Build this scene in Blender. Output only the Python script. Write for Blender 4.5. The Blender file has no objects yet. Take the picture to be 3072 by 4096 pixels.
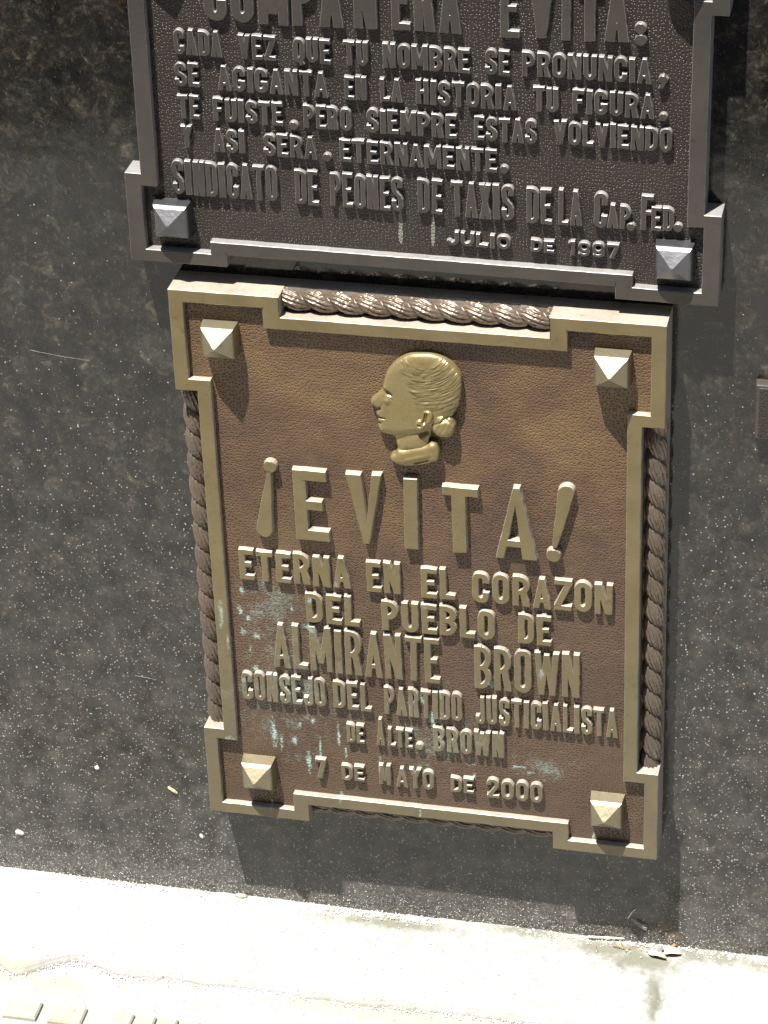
import bpy, bmesh, math, random
import numpy as np
from mathutils import Vector, Matrix, noise
from mathutils.geometry import delaunay_2d_cdt
random.seed(7)
K = 0.38            # metres per plaque width
YG = 0.965          # ground lies this far (plaque widths) below the lower plaque's centre
DW = 0.085          # plaque front stands this far in front of the wall
SC = bpy.context.scene
COL = SC.collection

# ------------------------------------------------------------------ camera, sky, sun, exposure
def wpos(x, y, z): return Vector((x*K, -(z+DW)*K, (y+YG)*K))   # plaque-plane units -> world metres
cam = bpy.data.cameras.new('camera'); cob = bpy.data.objects.new('camera', cam); COL.objects.link(cob)
cam.sensor_fit = 'VERTICAL'; cam.sensor_height = 36; cam.sensor_width = 27; cam.lens = 36*2.8307
cam.clip_start = 0.05; cam.clip_end = 200
Rc = Matrix(((0.9754043336184853, -0.08663530566183544, 0.20268376790251114),
             (0.2177150529883487, 0.522359902273522, -0.8244636366748246),
             (-0.03444621402359306, 0.8483127113922535, 0.5283739225489502)))
cob.matrix_world = Matrix.Translation(wpos(1.1302598, 3.3148420, 4.9002728)) @ Rc.to_4x4()
SC.camera = cob

sun_to = Vector((-0.5, -1.0, 3.233)).normalized()
w = bpy.data.worlds.new('World'); SC.world = w; w.use_nodes = True
nt = w.node_tree; nt.nodes.clear()
sk = nt.nodes.new('ShaderNodeTexSky'); sk.sky_type = 'NISHITA'; sk.sun_disc = False
sk.sun_elevation = math.asin(sun_to.z); sk.sun_rotation = math.atan2(sun_to.x, sun_to.y)
bg = nt.nodes.new('ShaderNodeBackground'); bg.inputs[1].default_value = 0.05
wo = nt.nodes.new('ShaderNodeOutputWorld')
nt.links.new(sk.outputs[0], bg.inputs[0]); nt.links.new(bg.outputs[0], wo.inputs[0])
sl = bpy.data.lights.new('sun', 'SUN'); sl.energy = 5.0; sl.angle = math.radians(0.53); sl.color = (1, .965, .90)
so = bpy.data.objects.new('sun', sl); COL.objects.link(so)
so.rotation_euler = (-sun_to).to_track_quat('-Z', 'Y').to_euler(); so.location = (0, -2, 6)
SC.view_settings.view_transform = 'Standard'; SC.view_settings.look = 'None'
SC.view_settings.gamma = 1; SC.view_settings.use_curve_mapping = False
SC.view_settings.exposure = 1.6

# ------------------------------------------------------------------ material helpers
class NM:
    def __init__(s, name):
        s.m = bpy.data.materials.new(name); s.m.use_nodes = True
        s.t = s.m.node_tree; s.t.nodes.clear()
        s.out = s.t.nodes.new('ShaderNodeOutputMaterial'); s.b = s.t.nodes.new('ShaderNodeBsdfPrincipled')
        s.t.links.new(s.b.outputs[0], s.out.inputs[0])
        g = s.t.nodes.new('ShaderNodeNewGeometry'); s.pos = g.outputs['Position']; s.nrm = g.outputs['Normal']
    def lk(s, a, b):
        if hasattr(a, 'is_output') or isinstance(a, bpy.types.NodeSocket): s.t.links.new(a, b)
        else: b.default_value = a
    def map(s, scale=(1, 1, 1), src=None, rot=(0, 0, 0), loc=(0, 0, 0)):
        n = s.t.nodes.new('ShaderNodeMapping'); s.lk(src or s.pos, n.inputs[0])
        n.inputs['Scale'].default_value = scale; n.inputs['Rotation'].default_value = rot; n.inputs['Location'].default_value = loc
        return n.outputs[0]
    def noise(s, sc, det=4, rough=.55, vec=None, dist=0):
        n = s.t.nodes.new('ShaderNodeTexNoise'); n.inputs['Scale'].default_value = sc
        n.inputs['Detail'].default_value = det; n.inputs['Roughness'].default_value = rough
        n.inputs['Distortion'].default_value = dist
        s.lk(vec or s.pos, n.inputs['Vector']); return n.outputs['Fac']
    def vor(s, sc, vec=None, feat='F1', out='Distance', rnd=1, smooth=None):
        n = s.t.nodes.new('ShaderNodeTexVoronoi'); n.feature = feat; n.inputs['Scale'].default_value = sc
        n.inputs['Randomness'].default_value = rnd
        if smooth is not None and 'Smoothness' in n.inputs: n.inputs['Smoothness'].default_value = smooth
        s.lk(vec or s.pos, n.inputs['Vector']); return n.outputs[out]
    def ramp(s, fac, stops, interp='LINEAR'):
        n = s.t.nodes.new('ShaderNodeValToRGB'); s.lk(fac, n.inputs[0]); n.color_ramp.interpolation = interp
        e = n.color_ramp.elements
        while len(e) < len(stops): e.new(.5)
        for i, (p, c) in enumerate(stops):
            e[i].position = p; e[i].color = (c, c, c, 1) if isinstance(c, (int, float)) else (*c, 1)
        return n.outputs[0]
    def math(s, op, a, b=0.0, c=None, clamp=False):
        n = s.t.nodes.new('ShaderNodeMath'); n.operation = op; n.use_clamp = clamp
        s.lk(a, n.inputs[0]); s.lk(b, n.inputs[1])
        if c is not None: s.lk(c, n.inputs[2])
        return n.outputs[0]
    def mix(s, f, a, b, blend='MIX'):
        n = s.t.nodes.new('ShaderNodeMix'); n.data_type = 'RGBA'; n.blend_type = blend
        s.lk(f, n.inputs[0])
        for v, i in ((a, 6), (b, 7)):
            if isinstance(v, tuple): n.inputs[i].default_value = (*v, 1)
            else: s.lk(v, n.inputs[i])
        return n.outputs[2]
    def vor2(s, sc, rnd=.7, out='Distance'):
        q = s.sep(); c = s.t.nodes.new('ShaderNodeCombineXYZ'); s.lk(q[0], c.inputs[0]); s.lk(q[2], c.inputs[1])
        n = s.t.nodes.new('ShaderNodeTexVoronoi'); n.voronoi_dimensions = '2D'; n.inputs['Scale'].default_value = sc
        n.inputs['Randomness'].default_value = rnd; s.lk(c.outputs[0], n.inputs['Vector']); return n.outputs[out]
    def sep(s, v=None):
        n = s.t.nodes.new('ShaderNodeSeparateXYZ'); s.lk(v or s.pos, n.inputs[0]); return n.outputs
    def bump(s, h, strength, dist, prev=None):
        n = s.t.nodes.new('ShaderNodeBump'); n.inputs['Strength'].default_value = strength
        n.inputs['Distance'].default_value = dist; s.lk(h, n.inputs['Height'])
        if prev is not None: s.lk(prev, n.inputs['Normal'])
        return n.outputs[0]
    def set(s, **kw):
        nm = dict(color='Base Color', rough='Roughness', metal='Metallic', normal='Normal', spec='Specular IOR Level', ior='IOR')
        for k, v in kw.items():
            i = s.b.inputs[nm[k]]
            if isinstance(v, tuple): i.default_value = (*v, 1)
            else: s.lk(v, i)
        return s.m
    def blobs(s, lst):
        """soft spots at plaque-plane places: (x, y, rx, ry)"""
        acc = None
        for (x, y, rx, ry) in lst:
            p = wpos(x, y, 0)
            n = s.t.nodes.new('ShaderNodeVectorMath'); n.operation = 'SUBTRACT'; s.lk(s.pos, n.inputs[0]); n.inputs[1].default_value = p
            n2 = s.t.nodes.new('ShaderNodeVectorMath'); n2.operation = 'MULTIPLY'; s.lk(n.outputs[0], n2.inputs[0])
            n2.inputs[1].default_value = (1/(rx*K), 0, 1/(ry*K))
            n3 = s.t.nodes.new('ShaderNodeVectorMath'); n3.operation = 'LENGTH'; s.lk(n2.outputs[0], n3.inputs[0])
            v = s.math('SUBTRACT', 1.0, n3.outputs['Value'], clamp=True)
            acc = v if acc is None else s.math('MAXIMUM', acc, v)
        return acc

# verdigris drips on the lower plaque, where rain has run
DRIPS = [(-.395,-.065,.012,.014),(-.402,-.115,.010,.02),(-.385,-.133,.010,.014),(-.400,-.17,.012,.02),(-.37,-.178,.014,.012),(-.385,-.212,.008,.02),
 (-.375,-.262,.012,.022),(-.402,-.29,.014,.014),(-.288,-.10,.007,.018),(-.242,-.065,.02,.02),(-.25,-.14,.03,.018),(-.185,-.02,.008,.02),
 (-.345,-.435,.016,.07),(-.33,-.45,.010,.05),(-.255,-.385,.016,.02),(-.285,-.40,.010,.02),(-.20,-.42,.007,.07),(-.27,-.50,.011,.06),
 (-.30,-.445,.012,.022),(-.242,-.45,.006,.06),(-.185,-.46,.006,.04),(-.185,-.53,.012,.014),(-.11,-.49,.006,.05),(.01,-.35,.012,.05),(.03,-.385,.016,.03),
 (-.01,-.30,.014,.03),(.03,-.275,.012,.02),(.20,-.452,.03,.008),(.225,-.465,.02,.006),(-.02,-.60,.006,.025),(-.20,-.585,.007,.03),(-.36,-.63,.006,.03),
 (-.44,-.12,.012,.06),(-.43,-.19,.008,.05),(-.44,-.45,.03,.02),(.0,-.055,.02,.016),(.14,-.24,.012,.03),(.25,-.19,.012,.03),(-.25,-.635,.006,.02),(.36,-.62,.006,.02),(.10,-.49,.008,.016)]
def drip_mask(n, gain=1.0):
    b = n.blobs(DRIPS)
    gr = n.noise(330, 3, .75)
    gr2 = n.noise(85, 5, .75)
    f = n.math('MULTIPLY_ADD', b, .62*gain, n.math('SUBTRACT', n.math('MULTIPLY_ADD', gr2, .8, n.math('MULTIPLY', gr, 1.1)), 1.22))
    core = n.math('MULTIPLY', n.math('MULTIPLY', f, 3.2, clamp=True), n.math('MULTIPLY', b, 4.0, clamp=True))
    wide = n.blobs([(-.30, -.30, .30, .40), (-.33, -.10, .16, .22), (.02, -.40, .22, .22), (.25, -.45, .16, .08)])
    halo = n.math('MULTIPLY', n.math('MULTIPLY_ADD', wide, .26, n.math('SUBTRACT', n.math('MULTIPLY_ADD', gr, .45, n.math('MULTIPLY', gr2, .6)), .70)), 2.2, clamp=True)
    return n.math('MAXIMUM', core, halo)
TEAL = (.25, .355, .325)

def mat_panel(name, dark=False):
    n = NM(name)
    big = n.noise(11, 3, .55, dist=.6); med = n.noise(45, 4, .6); fine = n.noise(320, 3, .6)
    if dark:
        c = n.ramp(big, [(.3, (.014, .013, .0128)), (.7, (.027, .0245, .0225))])
    else:
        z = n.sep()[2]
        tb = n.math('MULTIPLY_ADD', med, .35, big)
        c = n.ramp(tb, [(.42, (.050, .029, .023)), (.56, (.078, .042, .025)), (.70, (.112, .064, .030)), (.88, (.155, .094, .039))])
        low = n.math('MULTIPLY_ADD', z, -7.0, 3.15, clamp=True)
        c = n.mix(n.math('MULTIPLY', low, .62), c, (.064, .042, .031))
    c = n.mix(n.math('MULTIPLY', fine, .35), c, (.10, .07, .05))
    d = n.vor2(375, .72)
    pit = n.ramp(d, [(.06, 0.0), (.20, .5), (.33, 1.0)])
    c = n.mix(n.ramp(d, [(.08, .70), (.27, 0.0)]), c, (.035, .022, .015))  # shade inside the dimples put into the colour
    bmp = n.bump(pit, 1.0, .00058)
    bmp = n.bump(fine, .12, .0003, bmp)
    bmp = n.bump(n.noise(24, 3, .6), .6, .004, bmp)
    rough = n.math('MULTIPLY_ADD', med, .25, .28 if not dark else .27)
    metal = .22 if not dark else .3
    if not dark:
        m = drip_mask(n)
        c = n.mix(m, c, TEAL); rough = n.math('MAXIMUM', rough, n.math('MULTIPLY', m, .9))
        metal = n.math('MULTIPLY_ADD', m, -.22, .22, clamp=True)
    else:
        s = n.blobs([(-.029, .815, .006, .045), (-.030, .785, .007, .03), (.035, .805, .006, .045), (.034, .785, .005, .03), (-.01, 1.05, .006, .012)])
        m = n.math('MULTIPLY', n.math('MULTIPLY_ADD', s, 1.6, n.math('SUBTRACT', n.noise(240, 3, .7), .95)), 4.0, clamp=True)
        c = n.mix(m, c, (.15, .155, .125)); metal = n.math('MULTIPLY_ADD', m, -.3, .3, clamp=True)
        rough = n.math('MAXIMUM', rough, n.math('MULTIPLY', m, .8))
    return n.set(color=c, rough=rough, metal=metal, normal=bmp)

def mat_brass(name, base, base2, stain=False, brushed=True, rough0=.34, met=.32):
    """worked bronze: brushed across, tarnished in patches"""
    n = NM(name)
    b = n.noise(1, 3, .7, n.map((90, 60, 1500))) if brushed else n.noise(350, 3, .6)
    p = n.noise(28, 4, .6); sp = n.noise(140, 4, .65)
    c = n.mix(n.ramp(p, [(.35, 0.0), (.7, 1.0)]), base, base2)
    c = n.mix(n.math('MULTIPLY', n.ramp(b, [(.35, 0.0), (.75, 1.0)]), .22), c, tuple(min(1, v*1.5) for v in base2))
    c = n.mix(n.ramp(sp, [(.60, 0.0), (.72, .55)]), c, tuple(v*.55 for v in base))
    rough = n.math('MULTIPLY_ADD', sp, .22, rough0 - .08)
    metal = met
    bm = n.bump(b, .25, .0004); bm = n.bump(sp, .25, .0006, bm)
    if stain:
        z = n.sep()[2]
        lowf = n.math('MULTIPLY_ADD', z, -6, 2.2, clamp=True)
        ov = n.vor(230, n.map((1, 1, .7)))
        sp2 = n.math('MULTIPLY', n.ramp(ov, [(.12, 1.0), (.2, 0.0)]), lowf)
        c = n.mix(n.math('MULTIPLY', lowf, .35), c, tuple(sum(base)/3*v for v in (1.12, 1.06, .92)))
        c = n.mix(n.math('MULTIPLY', sp2, .55), c, (.13, .13, .115))
        m = drip_mask(n, .8)
        c = n.mix(n.math('MULTIPLY', m, .75), c, TEAL)
        metal = n.math('MULTIPLY_ADD', m, -.6, met, clamp=True)
    return n.set(color=c, rough=rough, metal=metal, normal=bm)

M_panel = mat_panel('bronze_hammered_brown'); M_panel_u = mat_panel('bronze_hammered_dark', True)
M_top = mat_brass('brass_brushed', (.122, .095, .043), (.162, .129, .063), stain=True)
M_stud = mat_brass('brass_stud', (.195, .168, .108), (.24, .21, .14), brushed=False, rough0=.36, met=.7)
M_side = mat_brass('bronze_rough_side', (.235, .20, .16), (.32, .285, .24), stain=True, brushed=False, rough0=.42, met=.2)  # paler than the faces: sunlit ledge glare put into the side colour
M_head = mat_brass('brass_cast_gold', (.185, .142, .060), (.225, .178, .085), brushed=False, rough0=.33, met=.5)
M_rope = mat_brass('bronze_rope', (.105, .080, .060), (.165, .128, .098), stain=True, brushed=False, rough0=.30, met=.55)
M_top_u = mat_brass('dark_bronze_brushed', (.046, .040, .0355), (.066, .057, .049), rough0=.33)
M_side_u = mat_brass('dark_bronze_side', (.165, .157, .15), (.24, .23, .22), brushed=False, rough0=.36, met=.25)  # lightened side tone carries the bright ledge highlights
M_boss_u = mat_brass('grey_bronze_stud', (.10, .10, .106), (.13, .13, .138), brushed=False, rough0=.33, met=.85)

def mat_granite():
    n = NM('dark_polished_granite')
    wv = n.noise(9, 4, .6)
    v2 = n.vor(46, n.map((1, 1, 1.15), rot=(0, .5, 0)), out='Color'); s2 = n.sep(v2)[0]
    cr = n.noise(75, 6, .72, dist=.8); cr2 = n.noise(210, 5, .75, dist=.5)
    mixv = n.math('MULTIPLY_ADD', s2, .09, n.math('MULTIPLY_ADD', cr, .62, n.math('MULTIPLY', cr2, .30)))
    c = n.ramp(mixv, [(.36, (.001, .001, .001)), (.48, (.0035, .0033, .0028)), (.55, (.012, .0100, .0070)), (.62, (.042, .036, .025)), (.73, (.15, .136, .105))])
    t = n.noise(48, 4, .6, n.map((1, 1, 1), loc=(3, 1, 7)))
    c = n.mix(n.ramp(t, [(.56, 0.0), (.68, .7)]), c, n.mix(n.ramp(cr2, [(.42, 0.0), (.66, 1.0)]), (.004, .004, .003), (.058, .040, .014)))
    t2 = n.noise(26, 4, .65, n.map((1, 1, 1), loc=(9, 4, 2)))
    c = n.mix(n.ramp(t2, [(.56, 0.0), (.68, .8)]), c, n.mix(n.ramp(cr2, [(.40, 0.0), (.66, 1.0)]), (.006, .008, .008), (.052, .056, .048)))
    for (rt, lc) in ((.6, 0), (-.5, 5), (1.5, 9)):      # thin bright flecks along crystal edges
        g = n.noise(1, 3, .65, n.map((430, 430, 190), rot=(0, rt, 0), loc=(lc, 0, lc)), dist=.4)
        c = n.mix(n.ramp(g, [(.64, 0.0), (.74, .45)]), c, (.17, .15, .10) if lc else (.15, .155, .15))
    # dust film and splash specks, thicker towards the ground
    z = n.sep()[2]
    hgt = n.math('DIVIDE', z, K)                     # plaque widths above the ground
    low = n.math('POWER', n.math('SUBTRACT', 1.0, n.math('DIVIDE', hgt, 1.75), clamp=True), 1.6)
    vfoot = n.math('POWER', n.math('SUBTRACT', 1.0, n.math('DIVIDE', hgt, .16), clamp=True), 1.3)
    n1 = n.noise(1, 3, .6, n.map((22, 22, 12)))
    dens = n.math('MULTIPLY_ADD', n1, .20, n.math('MULTIPLY_ADD', low, .45, -.10))
    v = n.vor(470); cell = n.sep(n.vor(470, out='Color'))
    rad = n.math('MULTIPLY_ADD', n.math('POWER', cell[0], 3.0), .30, .06)
    spk = n.math('LESS_THAN', v, rad)
    on = n.math('LESS_THAN', cell[1], n.math('MULTIPLY_ADD', vfoot, .35, dens))
    spk = n.math('MULTIPLY', spk, on)
    v3 = n.vor(150); cell3 = n.sep(n.vor(150, out='Color'))
    spk3 = n.math('MULTIPLY', n.math('LESS_THAN', v3, n.math('MULTIPLY', cell3[0], .10)), n.math('LESS_THAN', cell3[1], n.math('MULTIPLY', dens, .16)))
    spk = n.math('MAXIMUM', spk, spk3)
    film = n.math('MULTIPLY', n.math('MULTIPLY_ADD', low, .17, .040), n.ramp(n.noise(38, 5, .7), [(.34, .25), (.66, 1.5)]))
    v4 = n.vor(820); cell4 = n.sep(n.vor(820, out='Color'))
    spk4 = n.math('MULTIPLY', n.math('LESS_THAN', v4, n.math('MULTIPLY_ADD', n.math('POWER', cell4[0], 2.0), .5, .05)), n.math('LESS_THAN', cell4[1], n.math('MULTIPLY_ADD', vfoot, .72, n.math('MULTIPLY', low, .16))))
    spk = n.math('MAXIMUM', spk, spk4)
    foot = n.math('MULTIPLY', n.math('MULTIPLY', vfoot, .35), n.ramp(n.noise(330, 5, .8), [(.44, 0.0), (.56, 1.0)]))
    c = n.mix(film, c, (.205, .198, .182))
    c = n.mix(n.math('MULTIPLY', foot, .75), c, (.34, .32, .28))
    c = n.mix(n.math('MULTIPLY', spk, n.math('MULTIPLY_ADD', cell[2], .75, .25)), c, (.44, .43, .41))
    r = n.math('MULTIPLY_ADD', wv, .08, n.math('MULTIPLY_ADD', low, .12, .03))
    r = n.math('MAXIMUM', r, n.math('MULTIPLY', n.math('MAXIMUM', spk, foot), .85))
    b = n.bump(cr2, .12, .0004); b = n.bump(spk, .6, .0006, b); b = n.bump(wv, .15, .004, b)
    return n.set(color=c, rough=r, spec=.52, normal=b)
M_granite = mat_granite()

def mat_concrete(name, base, stains=True):
    n = NM(name)
    a = n.noise(14, 5, .6); b = n.noise(120, 5, .7); f = n.noise(700, 3, .7)
    c = n.mix(n.ramp(a, [(.35, 0.0), (.7, 1.0)]), base, tuple(v*.92 for v in base))
    c = n.mix(n.ramp(f, [(.60, 0.0), (.70, .45)]), c, (base[0]*.45, base[1]*.43, base[2]*.40))
    c = n.mix(n.ramp(n.vor(95, n.map((1, 1, 0)), out='Distance'), [(.05, .55), (.16, 0.0)]), c, (base[0]*.55, base[1]*.52, base[2]*.46))
    c = n.mix(n.ramp(b, [(.52, 0.0), (.68, .5)]), c, (base[0]*.62, base[1]*.60, base[2]*.55))
    c = n.mix(n.ramp(n.noise(40, 4, .6, n.map(loc=(5, 5, 5))), [(.55, 0.0), (.72, .5)]), c, (base[0]*1.0, base[1]*.90, base[2]*.66))
    if stains:
        def gb(lst):
            acc = None
            for (x, z, rx, rz) in lst:
                p = wpos(x, 0, z)
                q = n.t.nodes.new('ShaderNodeVectorMath'); q.operation = 'SUBTRACT'; n.lk(n.pos, q.inputs[0]); q.inputs[1].default_value = p
                q2 = n.t.nodes.new('ShaderNodeVectorMath'); q2.operation = 'MULTIPLY'; n.lk(q.outputs[0], q2.inputs[0]); q2.inputs[1].default_value = (1/(rx*K), 1/(rz*K), 0)
                q3 = n.t.nodes.new('ShaderNodeVectorMath'); q3.operation = 'LENGTH'; n.lk(q2.outputs[0], q3.inputs[0])
                v = n.math('SUBTRACT', 1.0, q3.outputs['Value'], clamp=True)
                acc = v if acc is None else n.math('MAXIMUM', acc, v)
            return acc
        m = gb([(.46, -.03, .16, .075), (.38, -.055, .18, .05), (.60, -.07, .2, .05), (.80, -.06, .2, .055), (.505, .06, .03, .12), (.515, .10, .03, .10), (.20, -.075, .18, .035), (-.1, -.055, .3, .03)])
        b2 = n.noise(55, 6, .75, n.map(loc=(2, 2, 2)))
        mm = n.math('MULTIPLY', n.math('MULTIPLY_ADD', m, .75, n.math('SUBTRACT', n.math('MULTIPLY_ADD', b2, 1.3, n.math('MULTIPLY', b, .5)), 1.10)), 2.6, clamp=True)
        c = n.mix(n.math('MULTIPLY', mm, .80), c, n.mix(a, (.075, .08, .045), (.13, .125, .10)))
        m2 = gb([(-.95, .25, .16, .06), (-.80, .27, .10, .05), (-.1, .235, .35, .035), (.25, .235, .3, .035)])
        mm2 = n.math('MULTIPLY', n.math('MULTIPLY_ADD', m2, 1.5, n.math('SUBTRACT', b, .8)), 2.5, clamp=True)
        c = n.mix(n.math('MULTIPLY', mm2, .6), c, (.22, .22, .17))
    bm = n.bump(b, .5, .0012); bm = n.bump(f, .5, .0006, bm)
    return n.set(color=c, rough=.9, normal=bm, spec=.3)
M_conc = mat_concrete('weathered_concrete', (.252, .250, .242)); M_pave = mat_concrete('worn_cement', (.247, .245, .236))
M_tile = mat_concrete('cream_cement_tile', (.255, .243, .205), False); M_tomb = mat_concrete('grey_render', (.22, .21, .19), False)
M_iron = NM('dark_iron').set(color=(.03, .03, .03), rough=.5, metal=.6)

def plain(name, c1, c2, sc=300, rough=.7, spec=.4):
    n = NM(name); a = n.noise(sc, 4, .6)
    return n.set(color=n.mix(n.ramp(a, [(.35, 0.0), (.65, 1.0)]), c1, c2), rough=rough, spec=spec, normal=n.bump(a, .4, .0006))
M_leaf = plain('dry_leaf', (.50, .36, .20), (.62, .50, .33)); M_leaf_d = plain('dark_dead_leaf', (.06, .045, .05), (.22, .19, .19))
M_straw = plain('pale_straw', (.62, .52, .36), (.76, .68, .52)); M_twig = plain('brown_twig', (.20, .09, .04), (.36, .18, .08))
M_grit = plain('pale_grit', (.40, .37, .33), (.72, .69, .64)); M_white = plain('white_dropping', (.7, .7, .7), (.85, .85, .85))
M_cocoon = plain('tan_cocoon', (.30, .21, .11), (.52, .43, .28)); M_fluff = plain('grey_down', (.35, .34, .33), (.6, .6, .6))

# ------------------------------------------------------------------ object helpers
def tag(o, label=None, cat=None, group=None, kind=None):
    for k, v in (('label', label), ('category', cat), ('group', group), ('kind', kind)):
        if v: o[k] = v
    return o
def empty(name, loc, rot=(0, 0, 0)):
    o = bpy.data.objects.new(name, None); COL.objects.link(o); o.location = loc; o.rotation_euler = rot; o.empty_display_size = .02
    return o
def mesh(name, vs, fs, mats, parent=None, mi=None, smooth=False, loc=(0, 0, 0)):
    me = bpy.data.meshes.new(name); me.from_pydata([tuple(v) for v in vs], [], fs)
    for m in (mats if isinstance(mats, (list, tuple)) else [mats]): me.materials.append(m)
    if mi is not None: me.polygons.foreach_set('material_index', mi)
    if smooth: me.polygons.foreach_set('use_smooth', [True]*len(fs))
    me.update()
    o = bpy.data.objects.new(name, me); COL.objects.link(o); o.location = loc
    if parent: o.parent = parent
    return o
def box_vf(x0, x1, y0, y1, z0, z1):
    v = [(x0,y0,z0),(x1,y0,z0),(x1,y1,z0),(x0,y1,z0),(x0,y0,z1),(x1,y0,z1),(x1,y1,z1),(x0,y1,z1)]
    f = [(0,3,2,1),(4,5,6,7),(0,1,5,4),(1,2,6,5),(2,3,7,6),(3,0,4,7)]
    return v, f

# ------------------------------------------------------------------ flat shapes with drafted sides
def subdiv(p, s):
    out = []
    for i in range(len(p)):
        a = Vector(p[i]); b = Vector(p[(i+1) % len(p)]); k = max(1, int((b-a).length/s))
        out += [tuple(a.lerp(b, j/k)) for j in range(k)]
    return out
def union(pieces):
    vs = []; fs = []
    for p in pieces:
        a = sum(p[i][0]*p[(i+1) % len(p)][1]-p[(i+1) % len(p)][0]*p[i][1] for i in range(len(p)))
        if abs(a) < 1e-9: continue
        if a < 0: p = p[::-1]
        fs.append(list(range(len(vs), len(vs)+len(p)))); vs += [Vector(q) for q in p]
    r = delaunay_2d_cdt(vs, [], fs, 0, 1e-5)
    V = [tuple(v) for v in r[0]]; T = []
    for f, of in zip(r[2], r[5]):
        if of:
            a = sum(V[f[i]][0]*V[f[(i+1) % 3]][1]-V[f[(i+1) % 3]][0]*V[f[i]][1] for i in range(3))
            T.append(tuple(f) if a > 0 else tuple(f[::-1]))
    return V, T
def raised(pieces, rings, wob=0.0, step=.02, freq=40.0, seed=0.0):
    """rings = [(z, outward offset)] bottom to top; returns verts, faces, material index (0 side, 1 top)"""
    if wob: pieces = [subdiv(p, step) for p in pieces]
    V, T = union(pieces)
    if wob: V = [(a+wob*noise.noise((a*freq, b*freq, seed)), b+wob*noise.noise((a*freq, b*freq, seed+7.7))) for a, b in V]
    de = set()
    for t in T:
        for i in range(3): de.add((t[i], t[(i+1) % 3]))
    bd = [(a, b) for (a, b) in de if (b, a) not in de]
    nrm = {}
    def nn(a, b):
        d = Vector((V[b][0]-V[a][0], V[b][1]-V[a][1]));
        if d.length < 1e-12: return Vector((0, 0))
        d.normalize(); return Vector((d.y, -d.x))
    for a, b in bd:
        n = nn(a, b); nrm.setdefault(a, []).append(n); nrm.setdefault(b, []).append(n)
    off = {}
    for k, l in nrm.items():
        n1, n2 = l[0], l[1] if len(l) > 1 else l[0]
        d = 1+n1.dot(n2)
        o = (n1+n2)/max(d, .35); off[k] = o
    vs = []; fs = []; mi = []
    idx = []
    for (z, o) in rings:
        m = {}
        for k in off: m[k] = len(vs); vs.append((V[k][0]+off[k].x*o, V[k][1]+off[k].y*o, z))
        idx.append(m)
    for r in range(len(rings)-1):
        for a, b in bd:
            fs.append((idx[r][a], idx[r][b], idx[r+1][b], idx[r+1][a])); mi.append(0 if r < len(rings)-2 or len(rings) == 2 else 1)
    top = idx[-1]; zt = rings[-1][0]
    for t in T:
        f = []
        for k in t:
            if k not in top: top[k] = len(vs); vs.append((V[k][0], V[k][1], zt))
            f.append(top[k])
        fs.append(tuple(f)); mi.append(1)
    return vs, fs, mi
def rect(x0, y0, x1, y1): return [(x0, y0), (x1, y0), (x1, y1), (x0, y1)]
def stroke(pts, t, closed=False):
    P = [Vector(p) for p in pts]; n = len(P); L = []; R = []
    for i in range(n):
        if closed: a, b = P[(i-1) % n], P[(i+1) % n]
        else: a, b = P[max(i-1, 0)], P[min(i+1, n-1)]
        d1 = (P[i]-a); d2 = (b-P[i])
        if d1.length < 1e-9: d1 = d2
        if d2.length < 1e-9: d2 = d1
        d1 = d1.normalized(); d2 = d2.normalized()
        n1 = Vector((-d1.y, d1.x)); n2 = Vector((-d2.y, d2.x)); m = (n1+n2)/max(1+n1.dot(n2), .4)
        L.append(P[i]+m*t/2); R.append(P[i]-m*t/2)
    out = []
    for i in range(n if closed else n-1):
        j = (i+1) % n; out.append([tuple(R[i]), tuple(R[j]), tuple(L[j]), tuple(L[i])])
    return out
def arc(cx, cy, rx, ry, a0, a1, n=7):
    return [(cx+rx*math.cos(math.radians(a0+(a1-a0)*i/n)), cy+ry*math.sin(math.radians(a0+(a1-a0)*i/n))) for i in range(n+1)]

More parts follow.
